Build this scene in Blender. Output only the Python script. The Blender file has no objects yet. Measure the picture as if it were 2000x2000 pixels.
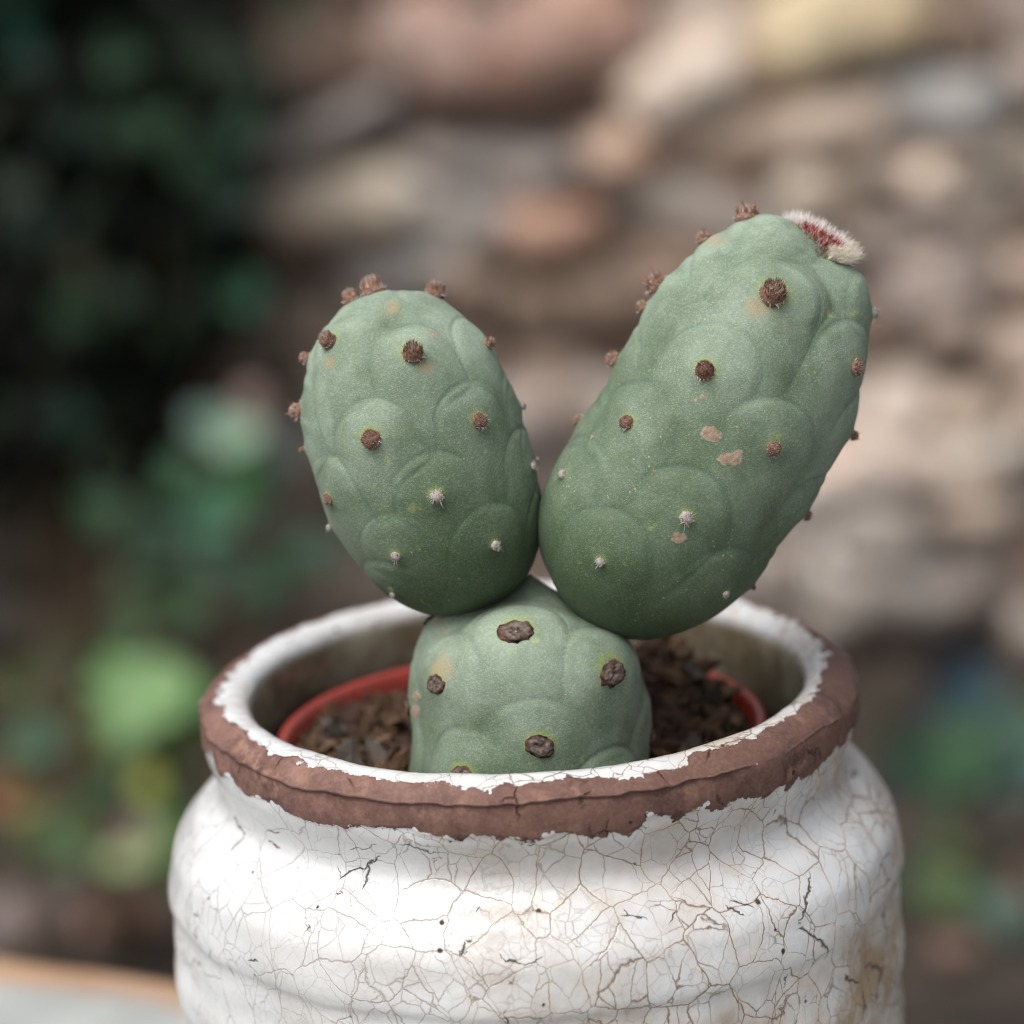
import bpy, math, random
import numpy as np
from mathutils import Vector, Matrix

random.seed(7)
RNG = np.random.default_rng(11)
SC = bpy.context.scene
COL = SC.collection

# ------------------------------------------------------------------ camera
H = 0.115                      # height of the pot's lip above the table (m)
K = 0.18                       # half sensor / focal length (100 mm lens, 36 mm sensor)
PITCH, ROLL = math.radians(15.05), math.radians(3.1)
_f = np.array([0, math.cos(PITCH), -math.sin(PITCH)])
_u0 = np.array([0, math.sin(PITCH), math.cos(PITCH)])
_r0 = np.array([1.0, 0, 0])
CR = _r0 * math.cos(ROLL) - _u0 * math.sin(ROLL)
CU = _u0 * math.cos(ROLL) + _r0 * math.sin(ROLL)
CF = _f
CC = np.array([0, 0, H - 0.003]) - 0.4774 * (CF + 0.0312 * K * CR - 0.342 * K * CU)

cam_d = bpy.data.cameras.new('camera')
cam = bpy.data.objects.new('camera', cam_d)
COL.objects.link(cam)
cam.matrix_world = Matrix(((CR[0], CU[0], -CF[0], CC[0]), (CR[1], CU[1], -CF[1], CC[1]),
                           (CR[2], CU[2], -CF[2], CC[2]), (0, 0, 0, 1)))
cam_d.lens, cam_d.sensor_width, cam_d.sensor_height = 100, 36, 36
cam_d.clip_start, cam_d.clip_end = 0.01, 200
cam_d.dof.use_dof = True
cam_d.dof.focus_distance = 0.436
cam_d.dof.aperture_fstop = 8.5
SC.camera = cam

# ------------------------------------------------------------------ light (bright overcast day)
_sd = Vector((-0.37, -0.36, 0.86)).normalized()           # towards the brightest sky: high, left, a little on the viewer's side
world = bpy.data.worlds.new('World'); SC.world = world; world.use_nodes = True
wn, wl = world.node_tree.nodes, world.node_tree.links
wn.clear()
sky = wn.new('ShaderNodeTexSky'); sky.sky_type = 'NISHITA'; sky.sun_disc = False
sky.sun_elevation = math.asin(_sd.z); sky.sun_rotation = math.atan2(_sd.x, _sd.y)
sky.air_density = 1.0; sky.dust_density = 5.0; sky.ozone_density = 1.0
hs = wn.new('ShaderNodeHueSaturation'); hs.inputs['Saturation'].default_value = 0.25
bg = wn.new('ShaderNodeBackground'); bg.inputs['Strength'].default_value = 0.115
wo = wn.new('ShaderNodeOutputWorld')
wl.new(sky.outputs[0], hs.inputs['Color']); wl.new(hs.outputs[0], bg.inputs[0]); wl.new(bg.outputs[0], wo.inputs[0])
sun_d = bpy.data.lights.new('sun', 'SUN'); sun_d.energy = 1.5; sun_d.angle = math.radians(36); sun_d.color = (1, .97, .93)
sun = bpy.data.objects.new('sun', sun_d); COL.objects.link(sun)
sun.rotation_euler = _sd.to_track_quat('Z', 'Y').to_euler()

vs = SC.view_settings
vs.view_transform = 'Standard'; vs.look = 'None'; vs.gamma = 1.0; vs.use_curve_mapping = False
vs.exposure = 0.80
SC.render.engine = 'CYCLES'
SC.cycles.use_denoising = True
SC.cycles.max_bounces = 6
SC.cycles.adaptive_threshold = .012
SC.cycles.filter_width = 1.15

# ------------------------------------------------------------------ helpers
S2 = 2000 / 1932.0

def ray(px, py):
    return CF + (px - 1000) / 1000 * K * CR - (py - 1000) / 1000 * K * CU

def at_depth(px, py, d):
    return CC + d * ray(px, py)

def at_y(px, py, Y):
    v = ray(px, py)
    return CC + v * ((Y - CC[1]) / v[1])

def at_z(px, py, Z):
    v = ray(px, py)
    return CC + v * ((Z - CC[2]) / v[2])

def project(P):
    d = P - CC
    w = d @ CF
    return np.stack([1000 + 1000 * (d @ CR) / w / K, 1000 - 1000 * (d @ CU) / w / K], -1)

def lin(c):
    return tuple(((x / 255) / 12.92 if x < 10.3 else ((x / 255 + .055) / 1.055) ** 2.4) for x in c)

def vnoise(P, scale, seed=0):
    """smooth value noise in [-1, 1] for an (n, 3) array"""
    Q = P * scale + seed * 17.31
    I = np.floor(Q).astype(np.int64); Fr = Q - I
    Fr = Fr * Fr * Fr * (Fr * (Fr * 6 - 15) + 10)
    def h(i, j, k):
        n = (i * 374761393 + j * 668265263 + k * 2147483647 + seed * 974634) & 0xffffffff
        n = ((n ^ (n >> 13)) * 1274126177) & 0xffffffff
        n = ((n ^ (n >> 15)) * 2246822519) & 0xffffffff
        return ((n ^ (n >> 16)) & 0xffff) / 32767.5 - 1
    out = 0
    for a in (0, 1):
        for b in (0, 1):
            for c in (0, 1):
                w = (Fr[:, 0] if a else 1 - Fr[:, 0]) * (Fr[:, 1] if b else 1 - Fr[:, 1]) * (Fr[:, 2] if c else 1 - Fr[:, 2])
                out = out + w * h(I[:, 0] + a, I[:, 1] + b, I[:, 2] + c)
    return out

def fbm(P, scale, octs=4, seed=0, gain=.5):
    o, a, s = 0, 1.0, 0
    for i in range(octs):
        o = o + a * vnoise(P, scale * 2 ** i, seed + i); s += a; a *= gain
    return o / s

def np_mesh(name, V, F, smooth=True, attrs=None, mats=(), mat_idx=None):
    V = np.ascontiguousarray(V, dtype=np.float32); F = np.ascontiguousarray(F, dtype=np.int32)
    me = bpy.data.meshes.new(name)
    me.vertices.add(len(V)); me.vertices.foreach_set('co', V.ravel())
    me.loops.add(F.size); me.loops.foreach_set('vertex_index', F.ravel())
    me.polygons.add(len(F)); me.polygons.foreach_set('loop_start', np.arange(0, F.size, F.shape[1], dtype=np.int32))
    me.polygons.foreach_set('use_smooth', np.full(len(F), smooth, dtype=bool))
    for m in mats: me.materials.append(m)
    if mat_idx is not None: me.polygons.foreach_set('material_index', np.asarray(mat_idx, dtype=np.int32))
    for k, v in (attrs or {}).items():
        a = me.attributes.new(k, 'FLOAT', 'POINT'); a.data.foreach_set('value', np.asarray(v, dtype=np.float32))
    me.update(); me.validate()
    return me

def grid_faces(n_u, n_v, wrap_v=True):
    i = np.arange(n_u - 1)[:, None]; j = np.arange(n_v if wrap_v else n_v - 1)[None, :]
    j2 = (j + 1) % n_v
    return np.stack([i * n_v + j, i * n_v + j2, (i + 1) * n_v + j2, (i + 1) * n_v + j], -1).reshape(-1, 4)

def link(name, me, parent=None, loc=(0, 0, 0)):
    o = bpy.data.objects.new(name, me); COL.objects.link(o)
    o.location = loc
    if parent is not None: o.parent = parent
    return o

def tag(o, label=None, cat=None, group=None, kind=None):
    if label: o['label'] = label
    if cat: o['category'] = cat
    if group: o['group'] = group
    if kind: o['kind'] = kind
    return o

class N:
    """short-hand for node materials"""
    def __init__(s, name):
        s.m = bpy.data.materials.new(name); s.m.use_nodes = True
        s.t = s.m.node_tree; s.t.nodes.clear()
        s.out = s.t.nodes.new('ShaderNodeOutputMaterial')
        s.b = s.t.nodes.new('ShaderNodeBsdfPrincipled')
        s.t.links.new(s.b.outputs[0], s.out.inputs[0])
    def set(s, inp, v):
        if hasattr(v, 'node'): s.t.links.new(v, inp)
        else: inp.default_value = v
    def n(s, typ, outp=0, props=None, **ins):
        nd = s.t.nodes.new(typ)
        for k, v in (props or {}).items(): setattr(nd, k, v)
        for k, v in ins.items():
            key = int(k[1:]) if k[0] == '_' and k[1:].isdigit() else k.replace('_', ' ')
            s.set(nd.inputs[key], v)
        return nd.outputs[outp]
    def math(s, op, a, b=0.0, c=0.0, clamp=False):
        return s.n('ShaderNodeMath', 0, {'operation': op, 'use_clamp': clamp}, _0=a, _1=b, _2=c)
    def vec(s, op, a, b=(0, 0, 0)):
        return s.n('ShaderNodeVectorMath', 0, {'operation': op}, _0=a, _1=b)
    def scale(s, a, k):
        return s.n('ShaderNodeVectorMath', 0, {'operation': 'SCALE'}, _0=a, Scale=k)
    def ramp(s, v, a, b, c=0.0, d=1.0, smooth=True):
        return s.n('ShaderNodeMapRange', 0, {'interpolation_type': 'SMOOTHSTEP' if smooth else 'LINEAR', 'clamp': True} if smooth else {'clamp': True},
                   _0=v, _1=a, _2=b, _3=c, _4=d)
    def mix(s, f, a, b, mode='MIX'):
        nd = s.t.nodes.new('ShaderNodeMix'); nd.data_type = 'RGBA'; nd.blend_type = mode
        s.set(nd.inputs[0], f)
        for i, v in ((6, a), (7, b)):
            if isinstance(v, (tuple, list)) and len(v) == 3: v = (*v, 1)
            s.set(nd.inputs[i], v)
        return nd.outputs[2]
    def noise(s, co, scale, detail=3, rough=.5, outp=0):
        return s.n('ShaderNodeTexNoise', outp, None, Vector=co, Scale=scale, Detail=detail, Roughness=rough)
    def voro(s, co, scale, feature='F1', outp=0, rnd=1.0):
        return s.n('ShaderNodeTexVoronoi', outp, {'feature': feature}, Vector=co, Scale=scale, Randomness=rnd)
    def attr(s, name):
        return s.n('ShaderNodeAttribute', 2, {'attribute_name': name})
    def obj(s):
        return s.n('ShaderNodeTexCoord', 3)
    def ocol(s):
        return s.n('ShaderNodeObjectInfo', 1)
    def bump(s, h, strength, dist, normal=None):
        nd = s.t.nodes.new('ShaderNodeBump'); nd.inputs['Strength'].default_value = strength; nd.inputs['Distance'].default_value = dist
        s.t.links.new(h, nd.inputs['Height'])
        if normal is not None: s.t.links.new(normal, nd.inputs['Normal'])
        return nd.outputs[0]
    def done(s, color, rough=.6, normal=None, **kw):
        if isinstance(color, (tuple, list)) and len(color) == 3: color = (*color, 1)
        s.set(s.b.inputs['Base Color'], color); s.set(s.b.inputs['Roughness'], rough)
        if normal is not None: s.set(s.b.inputs['Normal'], normal)
        for k, v in kw.items(): s.set(s.b.inputs[k.replace('_', ' ')], v)
        return s.m

# ------------------------------------------------------------------ materials
def mat_glaze():
    g = N('crackled_glaze')
    co = g.obj()
    mask = g.attr('clay')                         # >0 on the unglazed band (metres from its border)
    # --- edge of the glaze, ragged
    n1 = g.math('SUBTRACT', g.noise(co, 260, 5, .62), .5)
    n2 = g.math('SUBTRACT', g.noise(co, 900, 2, .5), .5)
    m = g.math('ADD', mask, g.math('ADD', g.math('MULTIPLY', n1, .0068), g.math('MULTIPLY', n2, .0010)))
    # islands of glaze that stuck to the clay
    isl = g.voro(co, 150, 'F1', 0)
    islr = g.n('ShaderNodeSeparateColor', 0, None, Color=g.voro(co, 150, 'F1', 1))
    isl_r = g.ramp(islr, .86, 1.0, 0.0, .22, smooth=False)
    isl_m = g.math('LESS_THAN', g.math('ADD', isl, g.math('MULTIPLY', n2, .25)), isl_r)
    clay = g.math('MULTIPLY', g.ramp(m, -.00004, .00008), g.math('SUBTRACT', 1.0, isl_m))
    # --- crackle, hierarchical: small cracks end at the large ones
    wv = g.scale(g.vec('SUBTRACT', g.noise(co, 70, 2, .5, outp=1), (.5, .5, .5)), .0040)
    wv2 = g.scale(g.vec('SUBTRACT', g.noise(co, 420, 3, .6, outp=1), (.5, .5, .5)), .0011)
    cw = g.vec('ADD', g.vec('MULTIPLY', co, (1, 1, .8)), g.vec('ADD', wv, wv2))
    d1 = g.voro(cw, 138, 'DISTANCE_TO_EDGE'); c1 = g.voro(cw, 138, 'F1', 1)
    cw2 = g.vec('ADD', cw, g.scale(c1, .37))
    d2 = g.voro(cw2, 225, 'DISTANCE_TO_EDGE'); c2 = g.voro(cw2, 225, 'F1', 1)
    cw3 = g.vec('ADD', cw2, g.scale(c2, .53))
    d3 = g.voro(cw3, 400, 'DISTANCE_TO_EDGE')
    wid = g.ramp(g.noise(co, 95, 3, .6), .35, .70, .35, 1.5)
    fade2 = g.ramp(g.noise(co, 60, 2), .40, .56, .35, 1.0)
    side = g.ramp(g.n('ShaderNodeSeparateXYZ', 0, None, Vector=co), -.045, .022)       # the weathered side of the pot
    l1 = g.math('SUBTRACT', 1.0, g.math('DIVIDE', d1, g.math('MULTIPLY', wid, .0165)), clamp=True)
    l2 = g.math('MULTIPLY', g.math('SUBTRACT', 1.0, g.math('DIVIDE', d2, g.math('MULTIPLY', wid, .026)), clamp=True), fade2)
    l3 = g.math('MULTIPLY', g.math('SUBTRACT', 1.0, g.math('DIVIDE', d3, .045), clamp=True),
                g.math('MULTIPLY', g.ramp(g.noise(co, 45, 2), .5, .68), .40))
    lines = g.math('MAXIMUM', l1, g.math('MAXIMUM', l2, l3))
    # open fissures and pinholes
    cf = g.vec('ADD', g.vec('MULTIPLY', co, (1, 1, 1)), g.vec('ADD', g.scale(wv, 1.4), g.scale(wv2, 2.2)))
    df = g.voro(cf, 62, 'DISTANCE_TO_EDGE')
    z = g.n('ShaderNodeSeparateXYZ', 2, None, Vector=co)
    low = g.ramp(z, H - .028, H - .050)
    worst = g.math('MULTIPLY', low, side)
    fm = g.ramp(g.math('ADD', g.noise(co, 105, 2, .5), g.math('MULTIPLY', worst, .07)), .57, .70)
    fis = g.math('MULTIPLY', g.math('SUBTRACT', 1.0, g.math('DIVIDE', df, g.math('ADD', .0005, g.math('MULTIPLY', fm, .021))), clamp=True), g.ramp(fm, .02, .2))
    pit_d = g.voro(g.vec('ADD', co, g.scale(wv2, 1.0)), 270, 'F1', 0)
    pit_c = g.n('ShaderNodeSeparateColor', 0, None, Color=g.voro(g.vec('ADD', co, g.scale(wv2, 1.0)), 270, 'F1', 1))
    pit_r = g.math('MULTIPLY', g.ramp(pit_c, .30, 1.0, .0, .20, smooth=False), g.ramp(d1, .03, .16, 1.0, .35))
    pit = g.math('SUBTRACT', 1.0, g.math('DIVIDE', pit_d, g.math('MAXIMUM', pit_r, .0001)), clamp=True)
    pit = g.ramp(pit, .05, .6)
    # grime
    gn = g.noise(co, 42, 4, .62)
    grime = g.math('MULTIPLY', g.ramp(gn, .42, .72), g.math('ADD', .14, g.math('MULTIPLY', side, .46)))
    grime = g.math('ADD', grime, g.math('MULTIPLY', g.math('MULTIPLY', low, g.ramp(g.noise(co, 80, 4, .6), .46, .68)), g.math('ADD', .30, g.math('MULTIPLY', side, .55))), clamp=True)
    grime = g.math('ADD', grime, g.math('MULTIPLY', worst, g.ramp(g.noise(co, 70, 5, .65), .40, .64, 0.0, .75)), clamp=True)
    base = g.mix(grime, (.520, .525, .530), (.28, .205, .14))
    halo = g.math('MULTIPLY', g.math('SUBTRACT', 1.0, g.math('DIVIDE', d1, .16), clamp=True), g.math('MULTIPLY', side, .16))
    base = g.mix(halo, base, (.50, .36, .22))
    lc = g.mix(side, (.20, .165, .135), (.115, .066, .032))
    base = g.mix(g.math('MULTIPLY', lines, g.math('ADD', .62, g.math('MULTIPLY', side, .33))), base, lc)
    base = g.mix(g.math('MAXIMUM', fis, pit), base, (.035, .02, .012))
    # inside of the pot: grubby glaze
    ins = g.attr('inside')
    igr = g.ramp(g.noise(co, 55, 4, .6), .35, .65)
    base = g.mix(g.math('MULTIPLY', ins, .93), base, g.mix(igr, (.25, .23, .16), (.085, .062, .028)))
    # --- bare fired clay
    cn = g.noise(co, 120, 5, .65); cn2 = g.noise(co, 1500, 2, .6)
    cc = g.mix(g.ramp(cn, .30, .70), (.072, .038, .032), (.200, .108, .086))
    cc = g.mix(g.ramp(g.noise(co, 210, 4, .6), .54, .72), cc, (.24, .135, .10))
    cc = g.mix(g.math('MULTIPLY', g.math('MULTIPLY', side, .75), g.ramp(cn, .36, .56)), cc, (.095, .050, .038))
    cc = g.mix(g.ramp(cn2, .35, .75), cc, g.mix(.10, cc, (.40, .30, .28)))
    cp_d = g.voro(co, 420, 'F1', 0); cp_c = g.n('ShaderNodeSeparateColor', 0, None, Color=g.voro(co, 420, 'F1', 1))
    cpit = g.math('LESS_THAN', cp_d, g.ramp(cp_c, .82, 1, 0, .2, smooth=False))
    cwv = g.vec('ADD', co, g.vec('ADD', wv, g.scale(wv2, 2.0)))
    cck = g.math('MULTIPLY', g.math('SUBTRACT', 1.0, g.math('DIVIDE', g.voro(g.vec('MULTIPLY', cwv, (1, 1, .55)), 105, 'DISTANCE_TO_EDGE'), .026), clamp=True), g.ramp(g.noise(co, 130, 2), .52, .64))
    cdark = g.math('MAXIMUM', g.math('MAXIMUM', cpit, cck), g.attr('groove'))
    cc = g.mix(g.math('MULTIPLY', cdark, .85), cc, (.03, .016, .012))
    col = g.mix(clay, base, cc)
    # --- relief
    wr = g.math('MULTIPLY', g.noise(co, 620, 2, .6), .55)
    hg = g.math('SUBTRACT', g.math('ADD', wr, g.math('MULTIPLY', g.noise(co, 240, 2), .5)),
                g.math('ADD', g.math('MULTIPLY', l1, .35), g.math('MULTIPLY', fis, 1.6)))
    hc = g.math('SUBTRACT', g.math('ADD', g.math('MULTIPLY', cn, .9), g.math('MULTIPLY', cn2, .16)), g.math('ADD', 1.4, g.math('MULTIPLY', g.math('MAXIMUM', cck, g.attr('groove')), 1.2)))
    hh = g.n('ShaderNodeMix', 0, None, _0=clay, _2=hg, _3=hc)
    nrm = g.bump(hh, .9, .00022)
    rough = g.n('ShaderNodeMix', 0, None, _0=clay, _2=g.math('ADD', g.math('ADD', .15, g.math('MULTIPLY', grime, .35)), g.math('MULTIPLY', g.math('MAXIMUM', fis, pit), .6)), _3=.58)
    return g.done(col, rough, nrm, Specular_IOR_Level=g.n('ShaderNodeMix', 0, None, _0=clay, _2=.5, _3=.12))

def mat_skin():
    g = N('glaucous_cactus_skin')
    co = g.obj()
    cell = g.voro(co, 3600, 'F1', 0)
    fine = g.noise(co, 2600, 2, .6)
    med = g.noise(co, 210, 4, .6)
    big = g.noise(co, 62, 3, .55)
    bloom_light = g.math('ADD', .22, g.math('ADD', g.math('MULTIPLY', g.ramp(med, .30, .70), .30), g.math('MULTIPLY', g.ramp(big, .34, .66), .28)), clamp=True)
    bloom_light = g.math('ADD', bloom_light, g.math('MULTIPLY', g.attr('lift'), .30), clamp=True)
    bloom_light = g.math('MULTIPLY', bloom_light, g.ramp(g.math('ADD', g.attr('along'), g.math('MULTIPLY', g.math('SUBTRACT', big, .5), .5)), -.05, 1.0, .07, 1.12))  # paler upwards: waxy bloom, with overhead light and shade put into it
    base = g.mix(bloom_light, (.030, .057, .017), (.200, .254, .186))
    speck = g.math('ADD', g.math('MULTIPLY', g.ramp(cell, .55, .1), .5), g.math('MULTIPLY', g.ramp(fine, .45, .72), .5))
    base = g.mix(g.math('MULTIPLY', speck, g.math('ADD', .12, g.math('MULTIPLY', bloom_light, .44))), base, (.40, .46, .425))
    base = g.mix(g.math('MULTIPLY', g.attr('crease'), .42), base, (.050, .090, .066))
    yel = g.math('MULTIPLY', g.ramp(g.noise(co, 330, 3, .6), .62, .74), g.ramp(g.noise(co, 95, 2), .5, .62))
    base = g.mix(g.math('MULTIPLY', yel, .30), base, (.38, .42, .12))
    base = g.mix(g.math('MULTIPLY', g.attr('ring'), .42), base, (.24, .29, .050))
    sc_n = g.noise(co, 1200, 3, .6)
    scar = g.ramp(g.math('ADD', g.attr('scar'), g.math('MULTIPLY', g.math('SUBTRACT', sc_n, .5), .8)), .42, .58)
    base = g.mix(scar, base, g.mix(g.ramp(sc_n, .35, .65), (.22, .15, .10), (.30, .235, .18)))
    tan = g.ramp(g.math('ADD', g.attr('rust'), g.math('MULTIPLY', g.math('SUBTRACT', g.noise(co, 700, 3), .5), .7)), .2, .9)
    base = g.mix(g.math('MULTIPLY', tan, .55), base, (.33, .22, .125))
    fl = g.math('MULTIPLY', g.math('LESS_THAN', g.voro(co, 900, 'F1', 0), .14), g.ramp(g.noise(co, 120, 2), .56, .62))
    base = g.mix(g.math('MULTIPLY', fl, .6), base, (.40, .34, .20))
    h = g.math('ADD', g.math('MULTIPLY', g.ramp(cell, .6, .0), .6), g.math('MULTIPLY', g.noise(co, 1100, 3), .8))
    nrm = g.bump(h, .65, .00012)
    return g.done(base, .56, nrm, Specular_IOR_Level=.16, Subsurface_Weight=.06, Subsurface_Radius=(.0012, .002, .0008), Subsurface_Scale=1.0,
                  Sheen_Weight=.04, Sheen_Roughness=.5)

def mat_attr_color(name, rough=.8, spec=.2, amt=.25, scale=2500):
    """colour from the mesh's 'tint' colour attribute with a little grain"""
    g = N(name)
    c = g.n('ShaderNodeAttribute', 0, {'attribute_name': 'tint'})
    n = g.ramp(g.noise(g.obj(), scale, 3, .6), .3, .7, 1 - amt, 1 + amt)
    col = g.scale(c, n)
    return g.done(col, rough, Specular_IOR_Level=spec)

def mat_ocol(name, rough=.8, scale=60, amt=.35, bump=.0, bdist=.004, spec=.1):
    g = N(name)
    co = g.obj()
    n = g.ramp(g.noise(co, scale, 5, .6), .28, .72, 1 - amt, 1 + amt)
    col = g.scale(g.ocol(), n)
    nrm = g.bump(g.noise(co, scale * 1.7, 5, .65), bump, bdist) if bump else None
    return g.done(col, rough, nrm, Specular_IOR_Level=spec)

def mat_plain(name, a, b, scale, rough=.7, bump=0, bdist=.001, spec=.3, detail=4):
    g = N(name); co = g.obj()
    n = g.ramp(g.noise(co, scale, detail, .6), .32, .68)
    nrm = g.bump(g.noise(co, scale * 2, detail, .6), bump, bdist) if bump else None
    return g.done(g.mix(n, a, b), rough, nrm, Specular_IOR_Level=spec)

def mat_leaf():
    g = N('leaf_blade'); co = g.obj()
    n = g.ramp(g.noise(co, 5, 4, .6), .3, .7, .75, 1.25)
    x = g.math('ABSOLUTE', g.n('ShaderNodeSeparateXYZ', 0, None, Vector=co))
    vein = g.ramp(x, .0, .03, 1.35, 1.0)
    col = g.scale(g.ocol(), g.math('MULTIPLY', n, vein))
    m = g.done(col, .55, None, Specular_IOR_Level=.12)
    tr = g.t.nodes.new('ShaderNodeBsdfTranslucent'); g.set(tr.inputs[0], col)
    mx = g.t.nodes.new('ShaderNodeMixShader'); mx.inputs[0].default_value = .2
    g.t.links.new(g.b.outputs[0], mx.inputs[1]); g.t.links.new(tr.outputs[0], mx.inputs[2]); g.t.links.new(mx.outputs[0], g.out.inputs[0])
    return m

def mat_table():
    g = N('worn_painted_wood'); co = g.obj()
    d = g.math('MULTIPLY', g.n('ShaderNodeSeparateXYZ', 1, None, Vector=co), -1.0)      # distance in from the back edge
    st = g.vec('MULTIPLY', co, (1, 5, 5))
    n = g.noise(st, 28, 5, .6)
    edge = g.ramp(g.math('ADD', d, g.math('MULTIPLY', g.math('SUBTRACT', g.noise(co, 30, 4), .5), .030)), .020, .008)
    worn = g.math('MAXIMUM', edge, g.ramp(n, .60, .66))
    paint = g.mix(g.ramp(g.noise(co, 40, 4), .3, .7), (.25, .265, .26), (.32, .33, .315))
    wood = g.mix(g.ramp(g.noise(g.vec('MULTIPLY', co, (1, 12, 12)), 30, 4), .3, .7), (.27, .155, .085), (.38, .245, .155))
    col = g.mix(worn, paint, wood)
    nrm = g.bump(g.math('SUBTRACT', g.math('MULTIPLY', n, .3), worn), .5, .0006)
    return g.done(col, .55, nrm, Specular_IOR_Level=.35)

def mat_stone():
    g = N('rubble_stone')
    co = g.vec('ADD', g.n('ShaderNodeNewGeometry', 0), (0, 0, 0))
    n = g.ramp(g.noise(co, 26, 5, .65), .28, .72, .65, 1.35)
    col = g.scale(g.ocol(), n)
    col = g.mix(g.ramp(g.noise(co, 38, 3), .52, .66), col, g.vec('MULTIPLY', col, (1.06, .90, .80)))
    col = g.mix(g.ramp(g.noise(co, 47, 3), .60, .72), col, g.vec('MULTIPLY', col, (.50, .43, .38)))
    return g.done(col, .88, g.bump(g.noise(co, 70, 5, .65), .8, .006), Specular_IOR_Level=.08)

M = dict(
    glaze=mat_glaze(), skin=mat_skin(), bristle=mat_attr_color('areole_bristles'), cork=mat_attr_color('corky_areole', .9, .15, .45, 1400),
    wool=mat_attr_color('wool_and_bristles', .85, .2, .08), soil=mat_plain('peat', (.016, .010, .007), (.075, .042, .024), 420, .9, .8, .001),
    bark=mat_attr_color('bark_fibre', .85, .2, .5, 900), plastic=mat_plain('red_plastic', (.20, .022, .014), (.27, .034, .022), 60, .38, 0, spec=.5),
    stone=mat_stone(), mortar=mat_plain('earth_mortar', (.20, .162, .135), (.36, .295, .250), 45, .95, 1, .01),
    leaf=mat_leaf(), earth=mat_plain('earth', (.014, .011, .008), (.050, .036, .028), 14, .95, 1, .02),
    stem=mat_plain('stem', (.05, .035, .02), (.12, .085, .05), 60, .8), table=mat_table(),
    post=mat_plain('table_post', (.22, .20, .18), (.34, .31, .28), 20, .7),
)

# ------------------------------------------------------------------ ground, table
gm = 60
gx, gy = np.meshgrid(np.concatenate([np.linspace(-30, -1.6, 8), np.linspace(-1.4, 1.4, 57), np.linspace(1.6, 30, 8)]),
                     np.concatenate([np.linspace(-30, -1.0, 8), np.linspace(-.8, 2.2, 61), np.linspace(2.5, 30, 8)]), indexing='ij')
GZ = -0.40
GV = np.stack([gx.ravel(), gy.ravel(), np.full(gx.size, GZ)], -1)
near = np.exp(-((GV[:, 0] / 1.5) ** 2 + ((GV[:, 1] - .9) / 1.5) ** 2))
GV[:, 2] += .03 * fbm(GV, 7, 3, 5) * near
ground = link('ground', np_mesh('ground', GV, grid_faces(*gx.shape, wrap_v=False), mats=[M['earth']]))
tag(ground, 'dark brown earth below the wall', kind='structure')

ea, eb = at_z(0, 1850, 0), at_z(352, 1900, 0)
ed = (eb - ea) / np.linalg.norm(eb - ea)
t_ang = math.atan2(ed[1], ed[0])
mid = ea + ed * np.dot(np.array([0, 0, 0]) - ea, ed)      # foot of the pot's axis on the edge line
table = bpy.data.objects.new('table', None); COL.objects.link(table)
table.location = mid; table.rotation_euler = (0, 0, t_ang)
tag(table, 'worn grey painted wooden tabletop under the white pot', 'table')
nx, ny = 90, 60
tx = np.linspace(-.42, .42, nx); ty = np.linspace(0, -.36, ny)
X, Y = np.meshgrid(tx, ty, indexing='ij')
V = np.stack([X.ravel(), Y.ravel(), np.zeros(X.size)], -1)
V[:, 2] += .0004 * fbm(V * np.array([1, 5, 1]), 30, 3, 2) - .0004
wob = .0022 * fbm(V * np.array([1, 0, 0]), 45, 3, 9)
e = np.exp(-((V[:, 1]) / .004) ** 2)
V[:, 1] += wob * np.exp(V[:, 1] / .02); V[:, 2] -= .0025 * e
top = V.copy(); bot = V.copy(); bot[:, 2] -= .028
F1 = grid_faces(nx, ny, wrap_v=False); n0 = len(top)
ring = [i * ny for i in range(nx)] + [(nx - 1) * ny + j for j in range(1, ny)] + [i * ny + ny - 1 for i in range(nx - 2, -1, -1)] + [j for j in range(ny - 2, 0, -1)]
side = [(ring[k], ring[(k + 1) % len(ring)], ring[(k + 1) % len(ring)] + n0, ring[k] + n0) for k in range(len(ring))]
tt = np_mesh('tabletop', np.concatenate([top, bot]), np.concatenate([F1[:, ::-1], F1 + n0, np.array(side)]), smooth=False, mats=[M['table']])
link('tabletop', tt, table)
for lx in (-.38, .38):
    for ly in (-.04, -.32):
        a = .018
        P = np.array([(sx * a * k, sy * a * k, z) for z, k in ((-.027, 1), (-.2, .92), (GZ - .02, .8)) for sx, sy in ((-1, -1), (1, -1), (1, 1), (-1, 1))])
        P[:, 0] += lx; P[:, 1] += ly
        link('leg', np_mesh('leg', P, grid_faces(3, 4), smooth=False, mats=[M['post']]), table)

# ------------------------------------------------------------------ ceramic pot
prof = np.array([  # (radius, height relative to the lip): inside floor -> lip -> outside foot
    (.0005, -.104), (.040, -.104), (.048, -.098), (.0530, -.075), (.0555, -.045), (.0550, -.032), (.0525, -.0240), (.0490, -.0185), (.0470, -.0130), (.0462, -.0080),
    (.0461, -.0045), (.0466, -.0018), (.0478, -.0005), (.0498, 0), (.0518, -.0003), (.0534, -.0013), (.0545, -.0030), (.0549, -.0050),
    (.0549, -.0070), (.0544, -.0095), (.0534, -.0118), (.0526, -.0140), (.0524, -.0158), (.0530, -.0174), (.0549, -.0193), (.0573, -.0213),
    (.0593, -.0237), (.0607, -.0264), (.0614, -.0292), (.0617, -.0320), (.0617, -.0342), (.0613, -.0357), (.0611, -.0375), (.0611, -.0400), (.0613, -.0440), (.0617, -.0480), (.0616, -.0512), (.0610, -.0530), (.0609, -.0560),
    (.0613, -.0610), (.0600, -.0700), (.0575, -.085), (.0540, -.100), (.0515, -.1085), (.0495, -.1135), (.0475, -.1150), (.0005, -.1145)])
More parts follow.
